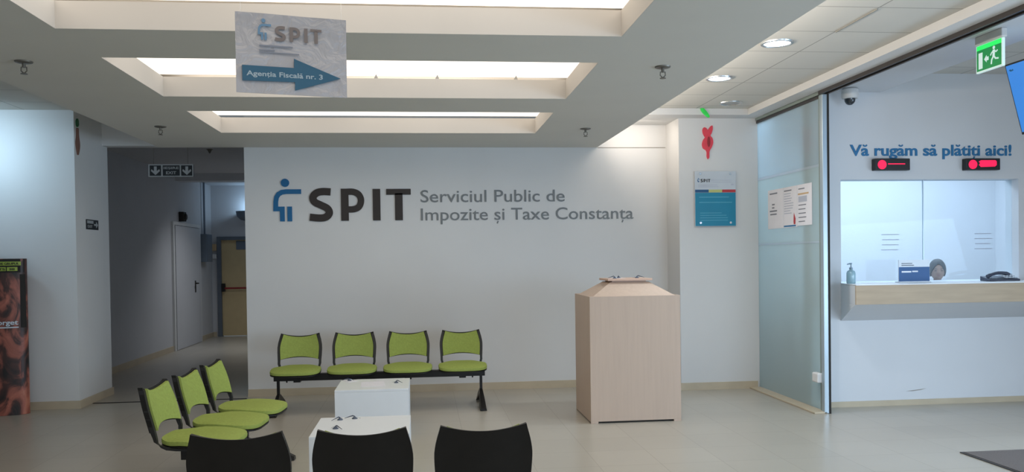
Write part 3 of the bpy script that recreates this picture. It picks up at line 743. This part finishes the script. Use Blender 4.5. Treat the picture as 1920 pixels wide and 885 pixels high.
# papers on the glass partition
def notice(y_near, wdt, z0, h, label, kind):
    t = thing('notice', label, 'notice', (XG-.0085, y_near, z0), 0, 'notices taped to the frosted glass')
    t.rotation_euler = (0, 0, -PI/2)                      # local +x runs away from far to near
    G().box(0, wdt, -.002, 0, 0, h).build('sheet', 'paper', t)
    g = G(); g2 = G(); g3 = G(); g4 = G()
    if kind == 0:
        g.box(.05, .25, -.003, -.002, h-.05, h-.035)
        for k, (a, b_) in enumerate(((.11, .18), (.11, .17), (.05, .24), (.06, .23))): g.box(a*1.0, b_*1.0, -.003, -.002, h-.17-k*.036, h-.155-k*.036)
    elif kind == 1:
        g.box(.02, .20, -.003, -.002, h-.045, h-.032); bars(g2, .02, .25, h-.075, 9, .026, .009, -.003, -.002, .5)
        g3.flat([(.25, .03), (.29, .03), (.295, .09), (.275, .12), (.26, .15), (.25, .12), (.245, .06)], -.003, -.002)
        g4.box(.01, .30, -.003, -.002, .008, .024)
    else:
        g.box(.03, .17, -.003, -.002, h-.05, h-.038); g2.box(.03, .22, -.003, -.002, h-.18, h-.12); bars(g, .03, .22, h-.215, 5, .042, .010, -.003, -.002, .3)
        g3.box(.02, .26, -.003, -.002, h-.105, h-.088)
    for gg, mt in ((g, 'ink'), (g2, 'ink_l'), (g3, 'red' if kind == 1 else 'orange'), (g4, 'txt_blue')):
        if gg.v: gg.build('print', mt, t)
    return t
notice(9.09, .40, 1.83, .43, 'white notice with a few centred lines, leftmost of three on the glass', 0)
notice(8.685, .33, 1.83, .43, 'white notice with a small red bottle picture, middle one on the glass', 1)
notice(8.35, .33, 1.84, .42, 'white notice with an orange line, rightmost on the glass near the post', 2)

# ------------------------------------------------------------------ counter
cn = thing('pay_counter', 'pay counter shelf with oak front and white sloped underside, under the window', 'counter', (4.09, YC, 0))
G().prism([(0, -.44, 1.06), (3.2, -.44, 1.06), (3.2, 0, 1.06), (.085, 0, 1.06)], (0, 0, .178)).build('shelf_body', 'wall_cool', cn)
G().box(-.0, 3.2, -.458, -.4405, 1.058, 1.24).build('front_board', 'fascia', cn, bevel=.001)
G().prism([(0, -.458, 1.2405), (3.2, -.458, 1.2405), (3.2, 0, 1.2405), (.085, 0, 1.2405)], (0, 0, .0095)).build('counter_top', 'laminate', cn, bevel=.001)
G().box(.092, 2.008, .001, .4, 1.2405, 1.25).build('inner_top', 'laminate', cn)
G().add([(0, -.44, 1.0595), (.085, 0, 1.0595), (.085, 0, .87), (3.2, -.44, 1.0595), (3.2, 0, 1.0595), (3.2, 0, .87)], [(0, 1, 2), (3, 5, 4), (0, 2, 5, 3), (1, 4, 5, 2), (0, 3, 4, 1)]).build('sloped_underside', 'wall_cool', cn)
# LED displays
def led(x, label, n):
    t = thing('led_display', label, 'display', (x, YC, 2.375), 0, 'red LED displays over the pay window')
    G().box(0, .37, -.07, 0, 0, .118).build('housing', 'led_case', t, bevel=.006)
    G().lathe([(.001, -.073), (.046, -.073), (.046, -.0702), (.001, -.0702)], (.072, 0, .056), 28, 'y').build('round_lamp', 'led', t)
    g = G()
    if n == 0: g.box(.135, .315, -.073, -.0702, .058, .068)
    else:
        c = [(.135, .05), (.15, .04), (.155, .030), (.31, .034), (.328, .05), (.328, .085), (.316, .098), (.16, .098), (.135, .085), (.15, .068)]
        g.flat(c, -.073, -.0702)
    g.build('digits', 'led', t)
led(4.51, 'LED display with a red dot and a thin dash, over the left pane', 0)
led(5.48, 'LED display with a red dot and a solid red number block, over the right pane', 1)
# sanitiser bottle
sb = thing('sanitizer_bottle', 'clear pump bottle of hand gel at the left end of the pay counter', 'bottle', (4.215, 7.93, 1.25))
G().lathe([(.001, 0), (.040, 0), (.043, .006), (.043, .10), (.036, .122), (.016, .135), (.015, .14), (.001, .14)], seg=24).build('bottle', 'gel', sb, 40)
G().lathe([(.001, .1405), (.017, .1405), (.017, .158), (.006, .162), (.005, .19), (.001, .19)], seg=16).tube([(.008, 0, .196), (-.012, 0, .196), (-.036, 0, .19), (-.038, 0, .184)], [.008, .008, .005, .004], 8).build('pump', 'pump', sb, 40)
# blue card holder
bc = thing('card_holder', 'blue and grey information card standing on the pay counter', 'sign', (4.67, 7.86, 1.25))
G().box(0, .325, -.004, .004, .012, .225).build('card', 'acryl', bc)
G().box(.002, .323, -.006, -.004, .014, .155).build('blue_panel', 'blue_card', bc)
G().box(0, .325, -.03, .06, 0, .012).build('foot', 'acryl', bc)
g = G(); bars(g, .03, .17, .186, 2, .018, .008, -.006, -.004); g.build('print', 'ink', bc)
g = G(); g.box(.03, .13, -.0075, -.006, .10, .116); g.box(.14, .20, -.0075, -.006, .104, .118); g.build('title', 'acryl', bc)
# loose papers and keyring on counter
sheet((5.33, 7.84, 1.2502), .1, .30, .18, 'white papers lying on the pay counter right of the blue card')
sheet((4.50, 7.90, 1.2502), -.1, .30, .2, 'white sheet on the pay counter left of the blue card')
sheet((5.80, 7.86, 1.2502), .05, .30, .16, 'pale sheet under the dark desk phone on the pay counter')
# desk phone
ph = thing('desk_phone', 'dark corded desk phone at the right end of the pay counter', 'phone', (5.76, 7.88, 1.252))
G().prism([(-.16, -.08, 0), (-.16, .08, 0), (-.16, .08, .05), (-.16, -.08, .018)], (.32, 0, 0)).build('base', 'phone', ph, bevel=.006)
G().tube(cr([(-.15, -.02, .045), (-.11, -.015, .062), (-.03, 0, .078), (.05, 0, .076), (.09, -.01, .056)], 4), [.020]*4+[.016]*9+[.021]*4, 10).build('handset', 'phone', ph, 40)
g = G()
for r in range(3):
    for c in range(4): g.box(.01+c*.034, .035+c*.034, -.07+r*.04, -.045+r*.04, .03+r*.012, .038+r*.016)
g.build('buttons', 'acryl', ph)
# pay clerk
def skinned(pts, edges, radii, name, material, parent, sub=1, vox=None, extra=None):
    me = bpy.data.meshes.new(name); me.from_pydata(pts, edges, []); me.materials.append(M[material])
    o = bpy.data.objects.new(name, me); COL.objects.link(o)
    md = o.modifiers.new('skin', 'SKIN'); md.use_smooth_shade = True
    for i, v in enumerate(me.skin_vertices[0].data): v.radius = radii[i] if isinstance(radii[i], tuple) else (radii[i], radii[i]); v.use_root = (i == 0)
    if sub: o.modifiers.new('sub', 'SUBSURF').levels = sub
    dg = bpy.context.evaluated_depsgraph_get(); dg.update()
    m2 = bpy.data.meshes.new_from_object(o.evaluated_get(dg)); bpy.data.objects.remove(o)
    if extra is not None:
        bm = bmesh.new(); bm.from_mesh(m2); m3 = extra.mesh('x', None); bm.from_mesh(m3); bm.to_mesh(m2); bm.free()
    m2.materials.clear(); m2.materials.append(M[material]); m2.name = name
    o = link(name, m2, parent)
    if vox:
        r = o.modifiers.new('remesh', 'REMESH'); r.mode = 'VOXEL'; r.voxel_size = vox; r.use_smooth_shade = True
        sm_ = o.modifiers.new('smooth', 'SMOOTH'); sm_.iterations = 3
    return o
pe = thing('person', 'person with dark hair sitting behind the pay window, head lowered', 'person', (5.715, 8.85, 0), -.42)
# one vertex per joint, seated, facing -Y, hands in the lap
P = [(0, .08, .66), (0, .07, .80), (0, .05, .95), (0, .03, 1.08), (0, .02, 1.16), (0, -.02, 1.26),
     (-.16, .03, 1.08), (-.20, .0, .90), (-.13, -.20, .78), (-.06, -.27, .76), (.16, .03, 1.08), (.20, .0, .90), (.13, -.20, .78), (.06, -.27, .76),
     (-.10, .04, .62), (-.12, -.36, .60), (-.12, -.34, .14), (-.12, -.44, .07), (.10, .04, .62), (.12, -.36, .60), (.12, -.34, .14), (.12, -.44, .07)]
Ed = [(0, 1), (1, 2), (2, 3), (3, 4), (4, 5), (3, 6), (6, 7), (7, 8), (8, 9), (3, 10), (10, 11), (11, 12), (12, 13), (0, 14), (14, 15), (15, 16), (16, 17), (0, 18), (18, 19), (19, 20), (20, 21)]
Rd = [(.15, .11), (.13, .10), (.14, .10), (.12, .09), .052, .05, .055, .045, .032, .024, .055, .045, .032, .024, .08, .065, .042, .04, .08, .065, .042, .04]
hd = G().ell((0, -.025, 1.345), (.074, .092, .108), 28, 18).ell((0, -.045, 1.285), (.052, .062, .05), 20, 12)
hd.ell((0, -.120, 1.335), (.012, .016, .026)).ell((0, -.126, 1.318), (.016, .014, .011)).ell((-.076, -.02, 1.335), (.010, .020, .030)).ell((.076, -.02, 1.335), (.010, .020, .030)).ell((0, -.108, 1.365), (.05, .012, .010))
for s_ in (-1, 1):                                        # hands: palm, four fingers, thumb
    hd.ell((s_*.05, -.30, .745), (.032, .045, .016))
    for k, (dx, ln) in enumerate(((-.024, .062), (-.008, .072), (.008, .068), (.022, .054))):
        hd.tube([(s_*.05+dx, -.33, .747), (s_*.05+dx*1.1, -.33-ln*.5, .745), (s_*.05+dx*1.1, -.33-ln*.85, .728)], [.009, .0085, .0075], 8)
    hd.tube([(s_*.05-s_*.028, -.285, .748), (s_*.05-s_*.048, -.315, .75), (s_*.05-s_*.05, -.34, .742)], [.011, .010, .008], 8)
body = skinned(P, Ed, Rd, 'body', 'skin', pe, 1, .009, hd)
# clothing
P2 = P[:4]+[P[6], P[7], P[8], P[10], P[11], P[12]]
skinned(P2, [(0, 1), (1, 2), (2, 3), (3, 4), (4, 5), (5, 6), (3, 7), (7, 8), (8, 9)], [(.165, .125), (.148, .115), (.155, .115), (.132, .10), .068, .058, .044, .068, .058, .044], 'blouse', 'cloth', pe, 2)
P3 = [P[0], P[14], P[15], (-.12, -.345, .2), P[18], P[19], (.12, -.345, .2)]
skinned(P3, [(0, 1), (1, 2), (2, 3), (0, 4), (4, 5), (5, 6)], [(.16, .12), .095, .08, .06, .095, .08, .06], 'trousers', 'cloth2', pe, 2)
# hair cap: covers crown, sides and back, open over the face
vs = []; fs = []; NA, NB = 36, 16
for j in range(NB+1):
    for i in range(NA):
        a = 2*PI*i/NA; front = max(0, -math.sin(a))
        lim = PI*(.70-.36*front**1.5-.02*math.sin(3*a))
        th = .02+lim*j/NB
        rr = 1+.03*math.sin(9*a)*math.sin(th)
        vs.append(((.084*rr)*math.sin(th)*math.cos(a), -.018+(.102*rr)*math.sin(th)*math.sin(a), 1.350+.120*math.cos(th)))
for j in range(NB):
    for i in range(NA): fs.append((j*NA+i, j*NA+(i+1) % NA, (j+1)*NA+(i+1) % NA, (j+1)*NA+i))
fs.append(tuple(range(NA-1, -1, -1)))
h = G().add(vs, fs).build('hair', 'hair', pe, smooth=60); so = h.modifiers.new('s', 'SOLIDIFY'); so.thickness = .010; so.offset = 0
for s_ in (-1, 1): G().ell((s_*.030, -.108, 1.342), (.011, .006, .006), 12, 8).build('eye', 'eye', pe, 60)
for s_ in (-1, 1): G().tube([(s_*.015, -.118, 1.362), (s_*.032, -.114, 1.367), (s_*.050, -.100, 1.361)], [.003, .004, .002], 6).build('eyebrow', 'hair', pe, 60)
G().ell((0, -.108, 1.288), (.022, .007, .007), 12, 8).build('mouth', 'lips', pe, 60)
for yy, lab in ((8.55, 'grey filing cabinet behind the frosted glass, nearer the pay counter'), (9.15, 'grey filing cabinet behind the frosted glass, farther from the pay counter')):
    fc = thing('filing_cabinet', lab, 'cabinet', (4.45, yy, 0), 0, 'filing cabinets in the office')
    G().box(-.27, .27, -.27, .27, 0, 1.05).build('body', 'box_grey', fc, bevel=.006)
    for k in range(3):
        dr = G().box(-.29, -.2705, -.25, .25, .03+k*.34, .35+k*.34).build('drawer', 'box_grey', fc, bevel=.003)
        G().tube([(-.292, -.07, .27+k*.34), (-.31, -.07, .27+k*.34), (-.31, .07, .27+k*.34), (-.292, .07, .27+k*.34)], .006, 8).build('handle', 'chrome', dr, 40)
oc = thing('office_chair', 'dark office chair under the clerk behind the pay window', 'chair', (5.79, 9.0, 0), -.42)
G().box(-.23, .23, -.30, .16, .44, .50).build('seat', 'cloth2', oc, bevel=.02)
G().box(-.21, .21, .21, .26, .62, 1.05).build('backrest', 'cloth2', oc, bevel=.02)
G().tube([(0, 0, .06), (0, 0, .44)], .025).tube([(0, .1, .43), (0, .27, .45), (0, .275, .8)], .018).build('column', 'black', oc, 40)
g = G()
for k in range(5):
    a = 2*PI*k/5+.3; g.tube([(0, 0, .09), (.28*math.cos(a), .28*math.sin(a), .06)], [.025, .015]); g.ell((.28*math.cos(a), .28*math.sin(a), .03), (.025, .025, .03), 10, 8)
g.build('star_base', 'black', oc, 40)

# dome camera on a wall bracket, exit sign, television
dc = thing('dome_camera', 'white dome security camera with dark lens above the pay lettering', 'security camera', (4.185, 7.87, 3.0))
G().lathe([(.001, .165), (.060, .165), (.078, .15), (.082, .085), (.070, .062), (.001, .062)], seg=28).build('housing', 'cam_w', dc, 40)
G().lathe([(.001, .0), (.018, .003), (.036, .015), (.048, .034), (.052, .0615), (.001, .0615)], seg=28).build('dome', 'cam_d', dc, 50)
xs = thing('exit_sign', 'lit green exit sign with running figure hanging near the television', 'exit sign', (4.20, 5.985, 2.892), -PI/2); xs.scale = (.88, .88, .88)
G().box(0, .34, -.025, .025, .235, .31).build('housing', 'cam_w', xs, bevel=.006)
G().box(0, .33, -.012, .012, 0, .232).build('panel', 'exit_w', xs, bevel=.002)
G().box(.012, .318, -.015, -.012, .014, .19).build('green_field', 'exit_g', xs)
G().box(.012, .318, -.0155, -.012, .19, .228).build('bright_band', 'exit_top', xs)
g = G().box(.04, .088, -.018, -.015, .03, .165)                       # doorway
g.flat([(.110, .10), (.14, .13), (.14, .115), (.165, .115), (.165, .085), (.14, .085), (.14, .07)], -.018, -.015)   # arrow
g.flat([(.232+.014*math.cos(a*PI/6), .172+.014*math.sin(a*PI/6)) for a in range(12)], -.018, -.015)
g.stroke([(.232, .155), (.228, .10)], .026, -.018, -.015).stroke([(.232, .148), (.205, .135), (.190, .115)], .010, -.0185, -.015).stroke([(.235, .148), (.258, .132), (.278, .142)], .010, -.0185, -.015)
g.stroke([(.228, .104), (.205, .075), (.200, .040)], .013, -.0186, -.015).stroke([(.230, .104), (.252, .078), (.288, .072)], .013, -.0186, -.015)
g.build('pictogram', 'exit_w', xs)
tv = thing('television', 'wall-angled television with plain blue screen at the right edge, hung from the ceiling', 'television', (4.85, 6.57, 3.10), 0)
tv.rotation_euler = (0, math.radians(15) * -1, -PI/2)
tv.rotation_euler = (Matrix.Rotation(-PI/2, 4, 'Z') @ Matrix.Rotation(math.radians(15), 4, 'X')).to_euler()
G().box(0, 1.02, -.0, .05, -.60, 0).build('casing', 'led_case', tv, bevel=.004)
G().box(.014, 1.006, -.003, -.0005, -.578, -.014).build('screen', 'screen', tv)
g = G(); g.flat([(.04, -.055), (.058, -.048), (.07, -.058), (.085, -.05), (.09, -.064), (.06, -.068)], -.005, -.003); g.build('screen_logo', 'txt_blue', tv)
G().tube([(.5, .05, -.25), (.5, .12, -.15), (.5, .06, .245)], .02).build('ceiling_arm', 'led_case', tv)

# poster column at left edge
tt = thing('advertising_totem', 'dark curved advertising totem with reddish picture at the left wall', 'advertising stand', (-4.395, 9.22, 0))
pm = bpy.data.materials.new('totem_print'); pm.use_nodes = True; nt = pm.node_tree; L = nt.links; b = nt.nodes['Principled BSDF']; b.inputs['Roughness'].default_value = .45
tc = nt.nodes.new('ShaderNodeTexCoord'); mp = nt.nodes.new('ShaderNodeMapping'); mp.inputs['Scale'].default_value = (1.6, 1.6, .9); L.new(tc.outputs['Object'], mp.inputs[0])
nz = nt.nodes.new('ShaderNodeTexNoise'); nz.inputs['Scale'].default_value = 3.4; nz.inputs['Detail'].default_value = 5; nz.inputs['Distortion'].default_value = 1.4; L.new(mp.outputs[0], nz.inputs['Vector'])
rp = nt.nodes.new('ShaderNodeValToRGB'); cr_ = rp.color_ramp
cr_.elements[0].position = .36; cr_.elements[0].color = lin((26, 22, 20))+(1,); cr_.elements[1].position = .72; cr_.elements[1].color = lin((190, 120, 96))+(1,)
for ps_, c in ((.46, (70, 40, 34)), (.53, (138, 78, 64)), (.62, (168, 96, 78))):
    e = cr_.elements.new(ps_); e.color = lin(c)+(1,)
L.new(nz.outputs['Fac'], rp.inputs[0]); L.new(rp.outputs[0], b.inputs['Base Color'])
def el(t_, a=.30, b2=.13): return (a*math.cos(t_), b2*math.sin(t_))
N = 40; g = G(); g.prism([(*el(2*PI*k/N), 0.002) for k in range(N)], (0, 0, 1.61)); g.build('board', pm, tt, smooth=40)
g = G()
def curved_strip(g, x0, x1, z0, z1, off):
    n = 8
    for k in range(n):
        xa = x0+(x1-x0)*k/n; xb = x0+(x1-x0)*(k+1)/n
        ya = -.13*math.sqrt(max(0, 1-(xa/.30)**2))-off; yb_ = -.13*math.sqrt(max(0, 1-(xb/.30)**2))-off
        g.prism([(xa, ya, z0), (xb, yb_, z0), (xb, yb_, z1), (xa, ya, z1)], (0, .003, 0))
curved_strip(g, .262, .296, .9, 1.45, .003); g.build('dark_edge', 'dark', tt)
g = G(); curved_strip(g, .0, .292, 1.47, 1.608, .003); g.build('dark_header', 'dark', tt)
M['lime'] = mat('lime_print', (150, 168, 66), .5)
g = G(); 
for xa, xb, za, zb in ((-.05, .078, 1.542, 1.582), (.086, .272, 1.542, 1.582), (.045, .15, 1.486, 1.526), (.16, .246, 1.486, 1.526)):
    g = G(); curved_strip(g, xa, xb, za, zb, .007); g.build('lime_caption', 'lime', tt)
def bend(me):
    for v in me.vertices: v.co.y += -.13*math.sqrt(max(0, 1-(v.co.x/.30)**2))
    return me
link('word', bend(text_mesh('DE GRUPUL', .092, 1.550, .17, .024, .002, 'dark', .012, -.0105)), tt)
link('word', bend(text_mesh('BTS  III', .055, 1.493, .17, .024, .002, 'dark', .012, -.0105)), tt)
link('word', bend(text_mesh('forget', .045, .935, .20, .05, .002, 'acryl', .02, -.010)), tt)
g = G(); curved_strip(g, -.05, .245, .900, .912, .006); g.build('underline', 'acryl', tt)

# entrance mat
em = thing('entrance_mat', 'dark brown-grey entrance mat on the floor at the lower right corner', 'mat', (4.09, 6.06, 0))
G().prism([(.0, 0, .001), (2.2, 0, .001), (2.2, -1.6, .001), (.03, -1.6, .001)], (0, 0, .006)).build('edge', 'mat_e', em)
G().prism([(.022, -.018, .007), (2.18, -.018, .007), (2.18, -1.58, .007), (.05, -1.58, .007)], (0, 0, .004)).build('pile', 'mat_g', em)

# corridor fittings
t = thing('alarm_sounder', 'small dark alarm box on the corridor wall above the white door', 'alarm', (-4.35, 15.75, 2.37))
G().box(0, .09, -.09, .09, -.08, .09).lathe([(.001, .09), (.06, .09), (.055, .12), (.001, .125)], (0, 0, 0), 16, 'x').build('case', 'dark', t, bevel=.01)
t = thing('fuse_cabinet', 'grey cabinet with a rising pipe on the corridor wall beyond the white door', 'cabinet', (-4.349, 17.25, 1.55))
G().box(.0, .14, -.22, .22, 0, .55).build('case', 'box_grey', t, bevel=.008)
G().box(.141, .146, -.19, .19, .03, .52).build('door', 'box_grey', t, bevel=.002)
G().tube([(.05, 0, .55), (.05, 0, 1.579)], .02).build('pipe', 'box_grey', t)
t = thing('call_point', 'pair of small boxes beside the cream door at the corridor end', 'switch', (-4.29, 18.0, 1.62))
G().box(-.045, .045, -.06, 0, .16, .30).build('upper_box', 'orange', t, bevel=.006)
G().box(-.04, .04, -.05, 0, 0, .09).build('lower_box', 'white', t, bevel=.006)
t = thing('wall_lamp', 'grey bowl wall lamp glowing bluish above the cream corridor door', 'lamp', (-3.58, 18.0, 2.38))
G().lathe([(.001, 0), (.12, .02), (.20, .10), (.22, .20), (.21, .20), (.001, .04)], (0, -.23, 0), 24).build('bowl', 'box_grey', t, 40)
G().box(-.05, .05, -.05, 0, .05, .16).build('mount', 'box_grey', t)
l = bpy.data.lights.new('lamp_glow', 'POINT'); l.energy = 4; l.color = (.5, .75, 1); l.shadow_soft_size = .05
o = bpy.data.objects.new('lamp_glow', l); COL.objects.link(o); o.parent = t; o.location = (0, -.23, .30)
# scuff mark low on the counter wall
sc_ = G().flat([(4.86, .14), (4.96, .15), (5.08, .163), (5.02, .148), (4.93, .138)], YC-.0015, YC-.0005).build('trim_scuff', 'grey_line'); sc_['kind'] = 'structure'
